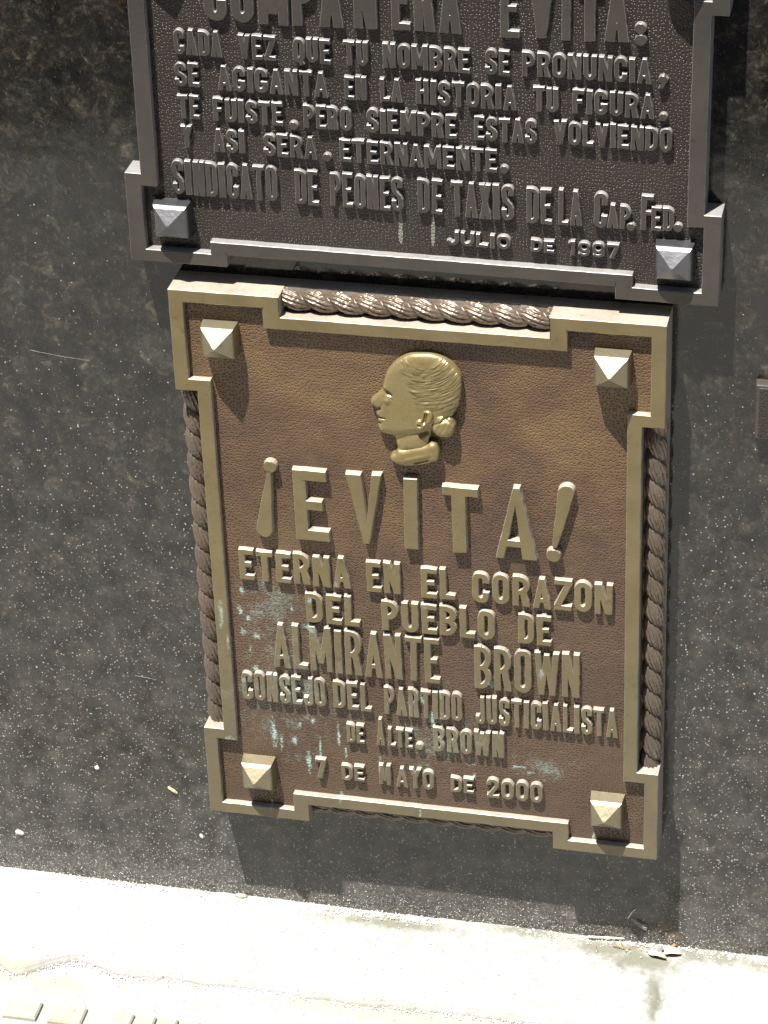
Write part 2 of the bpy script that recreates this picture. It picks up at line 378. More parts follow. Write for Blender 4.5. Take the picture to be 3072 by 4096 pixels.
def glyph(ch, w, t):
    a = t/2; x0, x1, y0, y1 = a, w-a, a, 1-a; cx = w/2; rx = (x1-x0)/2; ry = min(rx*1.15, .3)
    R = rect
    if ch == 'I': return [R(0, 0, w, 1)]
    if ch == 'L': return [R(0, 0, t, 1), R(0, 0, w, t*.95)]
    if ch in 'EF':
        p = [R(0, 0, t, 1), R(0, 1-t*.95, w, 1), R(0, .5-t*.42, w*.84, .5+t*.45)]
        if ch == 'E': p.append(R(0, 0, w, t*.95))
        return p
    if ch == 'T': return [R(0, 1-t*.95, w, 1), R(cx-a, 0, cx+a, 1)]
    if ch == 'H': return [R(0, 0, t, 1), R(w-t, 0, w, 1), R(0, .5-t*.45, w, .5+t*.45)]
    if ch == 'N': return [R(0, 0, t*.9, 1), R(w-t*.9, 0, w, 1), [(0, 1), (t*1.1, 1), (w, 0), (w-t*1.1, 0)]]
    if ch == 'M': return [R(0, 0, t*.9, 1), R(w-t*.9, 0, w, 1), [(0, 1), (t*1.0, 1), (cx+t*.45, .18), (cx-t*.45, .18)], [(w-t*1.0, 1), (w, 1), (cx+t*.45, .18), (cx-t*.45, .18)]]
    if ch == 'V': return [[(0, 1), (t*1.05, 1), (cx+t*.5, 0), (cx-t*.45, 0)], [(w-t*1.05, 1), (w, 1), (cx+t*.45, 0), (cx-t*.5, 0)]]
    if ch == 'W':
        q = w*.27
        return [[(0, 1), (t*.95, 1), (q+t*.45, 0), (q-t*.45, 0)], [(cx-t*.42, .95), (cx+t*.42, .95), (q+t*.45, 0), (q-t*.45, 0)],
                [(cx-t*.42, .95), (cx+t*.42, .95), (w-q+t*.45, 0), (w-q-t*.45, 0)], [(w-t*.95, 1), (w, 1), (w-q+t*.45, 0), (w-q-t*.45, 0)]]
    if ch == 'A':
        f = .30
        lx = lambda y: (cx-t*.45)*y
        return [[(0, 0), (t*1.0, 0), (cx+t*.42, 1), (cx-t*.42, 1)], [(w-t*1.0, 0), (w, 0), (cx+t*.42, 1), (cx-t*.42, 1)],
                R(cx*f*.9+t*.3, .2, w-cx*f*.9-t*.3, .2+t*.8)]
    if ch == 'X': return [[(0, 0), (t*1.05, 0), (w, 1), (w-t*1.05, 1)], [(w-t*1.05, 0), (w, 0), (t*1.05, 1), (0, 1)]]
    if ch == 'Y': return [R(cx-a, 0, cx+a, .5), [(0, 1), (t*1.05, 1), (cx+a, .5), (cx+a, .40), (cx-a, .40), (cx-a, .5)], [(w-t*1.05, 1), (w, 1), (cx+a, .5), (cx+a, .4), (cx-a, .4), (cx-a, .5)]]
    if ch == 'Z': return [R(0, 0, w, t*.95), R(0, 1-t*.95, w, 1), [(0, t*.9), (0, t*.5), (t*1.1, t*.9), (w, 1-t*.9), (w, 1-t*.5), (w-t*1.1, 1-t*.9)]]
    if ch in 'O0Q':
        pts = arc(cx, y1-ry, rx, ry, 0, 180, 12)+arc(cx, y0+ry, rx, ry, 180, 360, 12)
        p = stroke(pts, t, True)
        if ch == 'Q': p.append([(cx-t*.1, t*1.2), (cx+t*.6, t*1.6), (w, -.06), (w-t*1.1, -.12)])
        return p
    if ch == 'U': return stroke([(x0, 1)]+arc(cx, y0+ry, rx, ry, 180, 360, 12)+[(x1, 1)], t)
    if ch == 'J': return stroke([(x1, 1)]+arc(cx, y0+ry*.8, rx, ry*.8, 360, 170, 12)+[(x0, .30)], t)
    if ch in 'CG':
        pts = [(x1, .66)]+arc(cx, y1-ry, rx, ry, 0, 180, 12)+arc(cx, y0+ry, rx, ry, 180, 360, 12)+[(x1, .36 if ch == 'C' else .46)]
        p = stroke(pts, t)
        if ch == 'G': p.append(R(cx, .46-t*.7, w, .46+t*.1))
        return p
    if ch == 'D':
        r = min(rx*1.2, .3)
        return [R(0, 0, t, 1)]+stroke([(a*.6, y1), (x1-r, y1)]+arc(x1-r, y1-r, r, r, 90, 0, 7)+arc(x1-r, y0+r, r, r, 0, -90, 7)+[(a*.6, y0)], t*.96)
    if ch in 'PRB':
        ym = .46 if ch != 'B' else .5; h = (y1-ym)/2; r = min(h, rx*1.3)
        p = [R(0, 0, t, 1)]+stroke([(a*.6, y1), (x1-r, y1)]+arc(x1-r, y1-h, r, h, 90, -90, 10)+[(a*.6, ym)], t*.94)
        if ch == 'R': p.append([(w*.42, ym+a*.3), (w*.42+t*1.05, ym+a*.6), (w, 0), (w-t*1.1, 0)])
        if ch == 'B':
            h2 = (ym-y0)/2; r2 = min(h2, rx*1.3)
            p += stroke([(a*.6, ym), (x1-r2, ym)]+arc(x1-r2, y0+h2, r2, h2, 90, -90, 10)+[(a*.6, y0)], t*.94)
        return p
    if ch == 'S':
        r = ry; rr = (y1-y0)/4
        return stroke([(x1, .70)]+arc(cx, y1-r*.9, rx, r*.9, 0, 180, 10)+[(x0, .66), (x0+rx*.35, .56), (x1-rx*.35, .44), (x1, .34)]+arc(cx, y0+r*.9, rx, r*.9, 0, -180, 10)+[(x0, .31)], t)
    if ch == '1': return [R(cx-a+.05, 0, cx+a+.05, 1), [(cx-a+.06, 1), (cx-a+.06, 1-t*1.1), (0, .74), (0, .74+t*.6)]]
    if ch == '7': return [R(0, 1-t*.95, w, 1), [(w-t*1.15, 1-t*.8), (w, 1-t*.8), (cx+a*.4, 0), (cx-a*1.7, 0)]]
    if ch == '9':
        t = t*.82; h = .27; y1 = 1-t/2; x0 = t/2; x1 = w-t/2; y0 = t/2; rx = (x1-x0)/2
        return stroke(arc(cx, y1-h, rx, h, 0, 360, 16)[:-1], t, True)+stroke([(x1, y1-h)]+arc(cx, y0+.16, rx, .16, 360, 195, 8), t)
    if ch == '2':
        return stroke([(x0, .68)]+arc(cx, y1-ry*.9, rx, ry*.9, 180, 0, 10)+[(x1, .60), (x0+a*.3, t*.7)], t)+[R(0, 0, w, t*.95)]
    raise KeyError(ch)
FAC = {'I': None, 'M': 1.32, 'W': 1.45, 'A': 1.06, 'V': 1.06, 'L': .86, 'E': .9, 'F': .88, 'T': .98, 'J': .88, '1': .62, 'N': 1.02}
letter_cache = {}
def put_letter(parent, ch, x, y, w, h, t, zb, zt, mats, sh=0.0, draft=.0011, bev=.0011):
    t = t*.9
    """one cast letter; x, y, w, h, z in plaque widths, local to the plaque"""
    var = random.randrange(3)
    key = (var, ch, round(w/h, 2), round(t, 3), round(h, 3), round(zt-zb, 4), mats[0].name)
    if key not in letter_cache:
        g = [[(px*h, py*h) for px, py in p] for p in glyph(ch, w/h, t)]
        H = zt-zb
        vs, fs, mi = raised(g, [(0, draft), (H-bev*1.0, .0002), (H-bev*.35, -bev*.35), (H, -bev)], .0013, .012, 75, var*3.1+ord(ch))
        me = bpy.data.meshes.new('letter'); me.from_pydata([(a*K, b*K, c*K) for a, b, c in vs], [], fs)
        for m in mats: me.materials.append(m)
        me.polygons.foreach_set('material_index', mi); me.update(); letter_cache[key] = me
    o = bpy.data.objects.new('letter', letter_cache[key]); COL.objects.link(o); o.parent = parent
    o.location = (x*K, y*K, zb*K); o.rotation_euler = (0, 0, random.gauss(0, .008)+sh)
    return o
def put_word(parent, word, x0, x1, y0, y1, t, zb, zt, mats):
    h = y1-y0; L = x1-x0; gf = .21
    iw = t*h*1.05
    nI = word.count('I'); s = sum(FAC.get(c, 1.0) for c in word if c != 'I')
    # s*w + nI*iw + (n-1)*gf*w = L   (gap proportional to the letter width)
    n = len(word)
    gf = .21
    wd = (L-nI*iw)/max(s+(n-1)*gf, 1e-6) if s else 0
    gap = gf*wd if s else 0
    x = x0
    for c in word:
        cw = iw if c == 'I' else FAC.get(c, 1.0)*wd
        if word == 'I': cw = L
        hh = h*random.uniform(.985, 1.012)
        put_letter(parent, c, x, y0+random.uniform(-.012, .012)*h, cw, hh, min(t, cw/h*.46) if c != 'I' else t, zb, zt, mats)
        x += cw+gap
def put_dot(parent, x, y, r, zb, zt, mats, name='full_stop', k=14, tail=False):
    pts = [[(r*math.cos(i*2*math.pi/k), r*math.sin(i*2*math.pi/k)) for i in range(k)]]
    if tail: pts.append([(-r*.3, -r*.6), (r*1.0, r*.1), (r*.2, -r*1.9), (-r*.9, -r*2.1)])
    H = zt-zb
    vs, fs, mi = raised(pts, [(0, .0012), (H*.93, 0), (H, -r*.07)])
    mi = [1 if m or i > k*1 else 0 for i, m in enumerate(mi)]
    return mesh(name, [(a*K, b*K, c*K) for a, b, c in vs], fs, list(mats), parent, mi, loc=(x*K, y*K, zb*K))

def step_outline(hw, y0, y1, sx, sy, a, b):
    """corner blocks stand out, the sides between them step in"""
    o = [(-hw, y0), (-hw+a, y0), (-hw+a, y0+sy), (hw-a, y0+sy), (hw-a, y0), (hw, y0), (hw, y0+b), (hw-sx, y0+b), (hw-sx, y1-b), (hw, y1-b),
         (hw, y1), (hw-a, y1), (hw-a, y1-sy), (-hw+a, y1-sy), (-hw+a, y1), (-hw, y1), (-hw, y1-b), (-hw+sx, y1-b), (-hw+sx, y0+b), (-hw, y0+b)]
    return o
def ring_pieces(hw, y0, y1, sx, sy, a, b, wx, wy, wi):
    P = []
    for sxn in (1, -1):
        for top in (0, 1):
            def X(v): return sxn*v
            def Yv(v): return (y1-v) if top else (y0+v)
            def r(xa, ya, xb, yb): P.append([(X(xa), Yv(ya)), (X(xb), Yv(ya)), (X(xb), Yv(yb)), (X(xa), Yv(yb))])
            r(hw-a, 0, hw, wy)                       # outer horizontal of the block
            r(hw-wx, 0, hw, b)                       # outer vertical
            r(hw-sx-wx, b-wy, hw, b)                 # step in at the side
            r(hw-a-wi, 0+sy*0, hw-a, sy+wy)          # step in at the end bar (inner wall)
            P[-1] = [(X(hw-a-wi*0), Yv(0)), (X(hw-a+wi), Yv(0)), (X(hw-a+wi), Yv(sy+wy)), (X(hw-a), Yv(sy+wy))]
    P.append(rect(-hw+a-1e-4, y0+sy, hw-a+1e-4, y0+sy+wy)); P.append(rect(-hw+a-1e-4, y1-sy-wy, hw-a+1e-4, y1-sy))
    P.append(rect(-hw+sx, y0+b-wy, -hw+sx+wx, y1-b+wy)); P.append(rect(hw-sx-wx, y0+b-wy, hw-sx, y1-b+wy))
    return P
def kmesh(name, vfm, mats, parent, smooth=False, loc=(0, 0, 0)):
    vs, fs, mi = vfm
    return mesh(name, [(a*K, b*K, c*K) for a, b, c in vs], fs, mats, parent, mi, smooth, loc)

def stud(parent, cx, cy, hw, hh, zb, zf, zap, mats, label=None):
    """square stud with a pyramid head"""
    rr = .004
    vs = []; fs = []
    def sq(x, y, z): return [(-x, -y, z), (x, -y, z), (x, y, z), (-x, y, z)]
    lv = [sq(hw+.003, hh+.003, zb), sq(hw+.0005, hh+.0005, zf-.006), sq(hw, hh, zf-.002), sq(hw-.0018, hh-.0018, zf+.0012), sq(hw-.005, hh-.005, zf+.0048)]
    for l in lv: vs += l
    for k in range(len(lv)-1):
        for i in range(4):
            j = (i+1) % 4; fs.append((k*4+i, k*4+j, k*4+4+j, k*4+4+i))
    n = len(vs); tip = .0022
    vs += sq(tip, tip, zap-.0012); b = n-4
    for i in range(4): fs.append((b+i, b+(i+1) % 4, n+(i+1) % 4, n+i))
    vs.append((0, 0, zap)); 
    for i in range(4): fs.append((n+i, n+(i+1) % 4, n+4))
    return kmesh('stud', (vs, fs, None), mats, parent, loc=(cx*K, cy*K, 0))

def rope(parent, p0, p1, R, zc, slope, pitch, mat, phase=0.0):
    """half-round cast rope between two points (plaque widths, local)"""
    p0 = Vector(p0); p1 = Vector(p1); d = (p1-p0); L = d.length; d.normalize(); q = Vector((-d.y, d.x))
    ns = int(L/pitch*40); nth = 56; vs = []; fs = []
    for i in range(ns+1):
        s = L*i/ns
        for j in range(nth+1):
            th = math.pi*(-.08+1.16*j/nth)
            ph = s/pitch+slope*(th/math.pi-.5)+phase
            f = ph-math.floor(ph); st = math.floor(ph)
            prof = (math.sin(math.pi*f))**.55
            u = f-.5
            fib = math.sin((th*5.0+u*5.0*(1 if slope > 0 else -1)+2.3*st)*2.6+1.2*noise.noise((s*60, th*2, st)))
            fn = noise.noise((s*150, th*9, 3.0+st))
            r = R*(.60+.41*prof+.085*max(-.7, fib)*min(prof, .9)+.07*fn*min(prof, .9))
            x = -math.cos(th)*r; z = math.sin(th)*r*1.05
            v = p0+d*s+q*x
            vs.append((v.x, v.y, zc+z))
    for i in range(ns):
        for j in range(nth):
            a = i*(nth+1)+j; fs.append((a, a+nth+1, a+nth+2, a+1))
    for e in (0, ns):
        base = [e*(nth+1)+j for j in range(nth+1)]
        fs.append(tuple(base) if e else tuple(base[::-1]))
    # outward winding check
    o = kmesh('rope_moulding', (vs, fs, None), mat, parent, smooth=True)
    return o

# ------------------------------------------------------------------ LARGE STRUCTURE: wall, paving, added unseen tombs opposite
wall = tag(empty('granite_wall', (0, 0, 0)), 'dark polished speckled granite wall carrying the bronze plaques', 'wall')
v, f = box_vf(-3.2, 3.2, 0, .35, -.25, 3.1)
mesh('granite_slab', v, f, M_granite, wall)

def kerb_edge(x):   # outer edge of the concrete strip, metres from the wall
    base = .292*K
    return base+.0055*noise.noise((x*6, 0, 1))+.0032*noise.noise((x*31, 2, 1))+.0016*noise.noise((x*110, 5, 1)) \
        + (.016*math.exp(-((x+.345)/.022)**2) if x < 0 else 0)-.010*math.exp(-((x+.292)/.02)**2)
vs = []; fs = []; nx = 640; xs = np.linspace(-.62, .62, nx)
ys = [0.012, 0.0, -.002, -.004, -.007, -.011, -.016, -.022]+[-.022-.0028*i for i in range(1, 27)]
prof = [(-.0, 0), (.0, -.0006), (.0022, -.0016), (.0038, -.0042), (.0042, -.009)]
nrow = len(ys)+len(prof)
for x in xs:
    e = kerb_edge(x); cr = abs(x-.197-.006*noise.noise((0, x*3, 1)))
    for y in ys:
        yy = min(0.012, y); yy = max(yy, -e+.0045) if y < -.08 else yy
        h = .0016*noise.noise((x*9, yy*9, 0))+.0009*noise.noise((x*60, yy*60, 0))+.0006*noise.noise((x*190, yy*190, 3))
        xc = .196+.006*noise.noise((yy*40, 0, 4))+(-yy-.04)*.10
        if yy < -.042: h -= .0035*math.exp(-((x-xc)/.0035)**2)*min(1, (-.042-yy)/.01)
        h += .0014*max(0, 1+yy/.012) if yy > -.012 else 0
        vs.append((x, yy, h))
    hr = .0016*noise.noise((x*9, -e*9, 0))
    for (dy, dz) in prof: vs.append((x, -(e-.0025)-dy, hr+dz))
for i in range(nx-1):
    for j in range(nrow-1):
        a = i*nrow+j; fs.append((a, a+1, a+nrow+1, a+nrow))
tag(mesh('kerb', vs, fs, M_conc, smooth=True), kind='structure')
for (a, b) in ((-3.2, -.62), (.62, 3.2)):
    v, f = box_vf(a, b, -.292*K-.003, .01, -.02, 0.0); tag(mesh('kerb', v, f, M_conc), kind='structure')

vs = []; fs = []; nx = 420; ny = 70
for i in range(nx+1):
    for j in range(ny+1):
        x = -.62+1.24*i/nx; y = -.09-.22*j/ny
        h = -.0055+.0012*noise.noise((x*14, y*14, 2))+.0007*noise.noise((x*80, y*80, 1))
        vs.append((x, y, h))
for i in range(nx):
    for j in range(ny):
        a = i*(ny+1)+j; fs.append((a, a+1, a+ny+2, a+ny+1))
pavement = tag(mesh('pavement', vs, fs, M_pave, smooth=True), kind='structure')
v, f = box_vf(-60, 60, -60, 60, -.5, -.0125)
tag(mesh('ground', v, f, M_pave), kind='structure')
# raised square pads of the tiles that begin at the picture's lower left
def pad_mesh(wx, wy):
    h = .0032
    vs, fs, mi = raised([rect(0, 0, wx, wy)], [(-.004/K, .003), (h/K*.5, .001), (h/K, -.0025)])
    me = bpy.data.meshes.new('tile'); me.from_pydata([(a*K, b*K, c*K) for a, b, c in vs], [], fs); me.materials.append(M_tile); me.update(); return me
pm = pad_mesh(.074, .052); pn = pad_mesh(.038, .052)
for r in range(4):
    for c in range(9):
        o = bpy.data.objects.new('tile', pm); COL.objects.link(o); o.parent = pavement
        o.location = ((-.7845-.1035*c+.0015*random.random())*K, -(.395+.085+.075*r)*K, -.0045); o.rotation_euler = (0, random.gauss(0, .01), random.gauss(0, .01))
    for c in range(8):
        o = bpy.data.objects.new('tile', pn); COL.objects.link(o); o.parent = pavement
        o.location = ((-.640+.0505*c)*K, -(.395+.085+.075*r)*K, -.0045); o.rotation_euler = (0, random.gauss(0, .01), random.gauss(0, .01))

def tomb(x, w, h, label):  # unseen tombs, added at a height that shades the far ground
    t = tag(empty('shade_mausoleum', (x, -2.62, 0)), label, 'tomb', 'added unseen tombs across the alley')
    def bx(name, *a, m=M_tomb):
        v, f = box_vf(*a); return mesh(name, v, f, m, t)
    bx('wall', -w/2, w/2, -1.6, 0, -.2, h-.16); bx('cornice', -w/2-.0, w/2+.0, -1.6, .07, h-.157, h)
    bx('plinth', -w/2, w/2, .003, .05, -.2, .35); bx('door', -.42, .42, .004, .03, .353, 2.25, m=M_iron)
    for s in (-1, 1): bx('pilaster', s*(w/2-.2)-.12, s*(w/2-.2)+.12, .003, .055, .353, h-.16)
    bx('lintel', -.55, .55, .004, .06, 2.253, 2.40)
tomb(0, 2.5, 3.2, 'grey tomb straight across the alley, out of frame, added to shade the far ground')
tomb(-2.55, 2.5, 3.3, 'grey tomb across the alley to the left, out of frame, added to shade the far ground')
tomb(2.55, 2.5, 3.15, 'grey tomb across the alley to the right, out of frame, added to shade the far ground')

# ------------------------------------------------------------------ LOWER PLAQUE (the golden brown one)
HH = .654
P = tag(empty('memorial_plaque', (0, 0, (YG-HH)*K), (math.pi/2, 0, 0)),
        'golden brown bronze plaque with woman profile, rope edging and large EVITA lettering', 'plaque')
Y0 = 0.0; Y1 = 2*HH                    # local y runs up from the plaque's foot; local z outwards from the wall
F = DW; PZ = F-.0147
kmesh('back_plate', (*box_vf(-.5, .5, 0, Y1, .0, F-.0505), None), M_side, P)
ring = ring_pieces(.5, 0, Y1, .0456, .0456, .2283, .2295, .0285, .0268, .0)
# the end-bar step walls are as thick as the frame itself
ring = [p for p in ring if len(set(p)) > 2]
for s in (1, -1):
    for (ya, yb) in ((0, .0456+.0268), (Y1-.0456-.0268, Y1)):
        ring.append([(s*(.5-.2283-.0340), ya) if False else (s*(.5-.2283), ya), (s*(.5-.2283+.0345-.0690), ya) if False else (s*(.5-.2283-.0001), ya), (s*(.5-.2283-.0001), yb), (s*(.5-.2283), yb)])
        ring.append(rect(*sorted((s*.2717, s*.3062)), 0, 0) if False else [(s*.2717, ya), (s*.3062, ya), (s*.3062, yb), (s*.2717, yb)])
ring = [p for p in ring if abs(sum(p[i][0]*p[(i+1) % len(p)][1]-p[(i+1) % len(p)][0]*p[i][1] for i in range(len(p)))) > 1e-6]
kmesh('rim', raised(ring, [(F-.0502, .0), (F-.0014, .0002), (F-.0005, -.0004), (F, -.0013)], .0008, .011, 45, 1), [M_side, M_top], P)
inn = [rect(-.4544+.01, .0456+.01, .4544-.01, Y1-.0456-.01)]
for s in (1, -1):
    for (ya, yb) in ((.01, .2195), (Y1-.2195, Y1-.01)):
        inn.append([(s*.49, ya), (s*.2817, ya), (s*.2817, yb), (s*.49, yb)])
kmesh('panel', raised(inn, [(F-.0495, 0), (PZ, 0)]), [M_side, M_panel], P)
for (x, y) in ((-.3985, .549), (.3955, .5525), (-.3815, -.532), (.3915, -.532)):
    stud(P, x, y+HH, .0335, .0335, PZ, F+.018, F+.047, M_stud, None)
# rope moulding in the four recesses
rr = .0212
rope(P, (-.4785, .2300), (-.4785, Y1-.2300), rr, F-.044, -.60, .0570, M_rope, .2)
rope(P, (.4790, .2300), (.4790, Y1-.2300), rr, F-.044, -.60, .0570, M_rope, .6)
rope(P, (-.2712, Y1-.0222), (.2712, Y1-.0222), rr, F-.040, .70, .0545, M_rope, .1)
rope(P, (-.2712, .0222), (.2712, .0222), rr, F-.044, .70, .0545, M_rope, .4)

LM = (M_side, M_top)
# big line
ZB, ZT = PZ-.0005, F+.0003
Y = lambda y: y+HH
def free(parent, pieces, zb, zt, mats, name='letter', bev=.0009, draft=.0016):
    xs = [p[0] for q in pieces for p in q]; ys_ = [p[1] for q in pieces for p in q]; ox, oy = min(xs), min(ys_)
    pc = [[(a-ox, b-oy) for a, b in q] for q in pieces]
    vs, fs, mi = raised(pc, [(0, draft), (zt-zb-bev, .0001), (zt-zb-bev*.35, -bev*.35), (zt-zb, -bev)], .0014, .014, 60, ox*50)
    return mesh(name, [(a*K, b*K, c*K) for a, b, c in vs], fs, list(mats), parent, mi, loc=(ox*K, oy*K, zb*K))
def club(x0, y0, r0, x1, y1, r1, n=9):
    d = Vector((x1-x0, y1-y0)).normalized(); a0 = math.degrees(math.atan2(d.y, d.x))
    return [arc(x0, y0, r0, r0, a0+90, a0+270, n)+arc(x1, y1, r1, r1, a0-90, a0+90, n)]
free(P, club(-.3325, Y(.1035), .0168, -.3150, Y(.246), .0035), ZB, ZT, LM, 'exclamation_stroke')
put_dot(P, -.3120, Y(.2585), .0140, ZB, ZT, LM, 'exclamation_dot')
put_letter(P, 'E', -.2638, Y(.0885), .0700, .1690, .168, ZB, ZT, LM)
free(P, [[(-.1521, Y(.2575)), (-.1205, Y(.2582)), (-.1082, Y(.0925)), (-.1197, Y(.0917))], [(-.0975, Y(.2600)), (-.0785, Y(.2610)), (-.1086, Y(.0925)), (-.1190, Y(.0917))]], ZB, ZT, LM)
put_letter(P, 'I', -.0335, Y(.0900), .0277, .1690, .17, ZB, ZT, LM)
free(P, [rect(.0490, Y(.2285), .1222, Y(.2480)), [(.0683, Y(.0905)), (.0958, Y(.0925)), (.0955, Y(.235)), (.0675, Y(.235))]], ZB, ZT, LM)
free(P, [[(.1580, Y(.0876)), (.1735, Y(.0878)), (.2080, Y(.2583)), (.1950, Y(.2575))], [(.2130, Y(.0884)), (.2420, Y(.0888)), (.2080, Y(.2583)), (.1950, Y(.2575))], rect(.170, Y(.117), .222, Y(.133))], ZB, ZT, LM)
free(P, club(.2800, Y(.130), .0055, .3035, Y(.258), .0160), ZB, ZT, LM, 'exclamation_stroke')
put_dot(P, .2768, Y(.1045), .0150, ZB, ZT, LM, 'exclamation_dot')
LOW = [("ETERNA",-.3939,-.1543,-.0271,.0475,.19),("EN",-.1181,-.0472,-.0290,.0450,.19),("EL",-.0027,.0692,-.0300,.0430,.19),("CORAZON",.1059,.3980,-.0300,.0437,.19),
 ("DEL",-.2531,-.1389,-.1212,-.0475,.20),("PUEBLO",-.0893,.1512,-.1217,-.0478,.20),("DE",.2012,.2706,-.1230,-.0500,.20),
 ("ALMIRANTE",-.3326,.0312,-.2466,-.1350,.126),("BROWN",.1068,.3300,-.2489,-.1410,.132),
 ("CONSEJO",-.4072,-.2218,-.3400,-.2680,.150),("DEL",-.2038,-.1217,-.3395,-.2690,.152),("PARTIDO",-.0918,.0768,-.3415,-.2705,.150),("JUSTICIALISTA",.1074,.4115,-.3412,-.2720,.145),
 ("DE",-.1782,-.1408,-.4272,-.3790,.20),("A",-.1124,-.0959,-.4268,-.3560,.165),("LTE",-.0866,-.0336,-.4264,-.3795,.20),("BROWN",.0135,.1671,-.4264,-.3630,.175),
 ("7",-.2526,-.2300,-.5325,-.4814,.19),("DE",-.1942,-.1441,-.5310,-.4910,.20),("M",-.1104,-.0856,-.5323,-.4801,.17),("AYO",-.0728,.0104,-.5331,-.4828,.17),("DE",.0489,.0988,-.5319,-.4920,.20),("2000",.1286,.2501,-.5365,-.4865,.19)]
for (wd, x0, x1, y0, y1, t) in LOW: put_word(P, wd, x0, x1, Y(y0), Y(y1), t, PZ-.0005, F-.0040, LM)
put_dot(P, -.0185, Y(-.4205), .0082, PZ-.0005, F-.005, LM)

# ---- relief head (points of a 100-per-0.02-widths tracing grid around the head's middle)
def hx(px, py): return (.00024+(px-800)*2.007e-4-(py-760)*6.65e-6, .4197+(px-800)*1.84e-5-(py-760)*2.271e-4+HH)
HEAD = [(840,190),(760,192),(700,205),(640,235),(580,275),(530,325),(490,380),(470,440),(455,500),(448,540),(420,575),(380,610),(345,635),(328,655),(325,680),(335,695),(355,715),(376,733),(395,748),(388,765),(382,790),(388,805),(404,815),(408,825),(402,836),(400,860),(413,885),(402,905),(405,935),(415,965),(435,985),(480,1000),(520,1008),(545,1020),(570,1045),(585,1080),(598,1120),(610,1170),(640,1200),(900,1180),(930,1060),(945,1020),(955,980),(1000,960),(1160,830),(1180,800),(1210,750),(1235,700),(1248,640),(1258,560),(1260,480),(1250,420),(1215,360),(1160,300),(1090,245),(1010,210),(930,193)]
def smooth_poly(p, k=4):
    out = []; n = len(p)
    for i in range(n):
        a, b, c, d = (np.array(p[(i+j) % n], float) for j in (-1, 0, 1, 2))
        for s in range(k):
            t = s/k; out.append(tuple(.5*((2*b)+(-a+c)*t+(2*a-5*b+4*c-d)*t*t+(-a+3*b-3*c+d)*t**3)))
    return out
def sdf(px, py, poly):
    A = np.array(poly); B = np.roll(A, -1, 0); p = np.stack([px, py], 1)
    dmin = np.full(len(p), 1e9); ins = np.zeros(len(p), bool)
    for a, b in zip(A, B):
        ab = b-a; t = np.clip(((p-a)@ab)/(ab@ab+1e-9), 0, 1); d = np.linalg.norm(p-(a+t[:, None]*ab), axis=1); dmin = np.minimum(dmin, d)
        c = ((a[1] > p[:, 1]) != (b[1] > p[:, 1])); xx = a[0]+(p[:, 1]-a[1])*(b[0]-a[0])/(b[1]-a[1]+1e-12); ins ^= c & (p[:, 0] < xx)
    return np.where(ins, dmin, -dmin)
def relief(name, poly, step, hfun, zwall, mat, parent):
    poly = smooth_poly(poly)
    if sum(poly[i][0]*poly[(i+1) % len(poly)][1]-poly[(i+1) % len(poly)][0]*poly[i][1] for i in range(len(poly))) < 0: poly = poly[::-1]
    A = np.array(poly)
    gx, gy = np.meshgrid(np.arange(A[:, 0].min(), A[:, 0].max(), step), np.arange(A[:, 1].min(), A[:, 1].max(), step))
    gx = gx.ravel()+np.tile([0], 1); gy = gy.ravel(); d = sdf(gx, gy, poly); k = d > step*.55
    gx, gy = gx[k], gy[k]
    n = len(poly); pts = [Vector(q) for q in poly]+[Vector((a, b)) for a, b in zip(gx, gy)]
    r = delaunay_2d_cdt(pts, [], [list(range(n))], 0, 1e-4)
    V = np.array([tuple(v) for v in r[0]]); D = np.maximum(sdf(V[:, 0], V[:, 1], poly), 0); D[:0] = 0
    Z = hfun(V[:, 0], V[:, 1], D)
    vs = [(*hx(a, b), z) for (a, b), z in zip(V, Z)]; fs = []
    de = set()
    for f, of in zip(r[2], r[5]):
        if of and len(f) == 3:
            ar = (V[f[1]][0]-V[f[0]][0])*(V[f[2]][1]-V[f[0]][1])-(V[f[1]][1]-V[f[0]][1])*(V[f[2]][0]-V[f[0]][0])
            f = tuple(f) if ar < 0 else tuple(f[::-1]); fs.append(f)
            for i in range(3): de.add((f[i], f[(i+1) % 3]))
    m = {}
    for a, b in [e for e in de if (e[1], e[0]) not in de]:
        for q in (a, b):
            if q not in m: m[q] = len(vs); vs.append((vs[q][0], vs[q][1], zwall))
        fs.append((a, m[a], m[b], b))
    return kmesh(name, (vs, fs, None), mat, parent, smooth=True)
def G(x, y, cx, cy, sx, sy, ang=0):
    c, s = math.cos(math.radians(ang)), math.sin(math.radians(ang)); u = (x-cx)*c+(y-cy)*s; v = -(x-cx)*s+(y-cy)*c
    return np.exp(-(u/sx)**2-(v/sy)**2)
def segd(x, y, a, b):
    a = np.array(a, float); b = np.array(b, float); ab = b-a; t = np.clip(((x-a[0])*ab[0]+(y-a[1])*ab[1])/(ab@ab), 0, 1)
    return np.hypot(x-(a[0]+t*ab[0]), y-(a[1]+t*ab[1]))
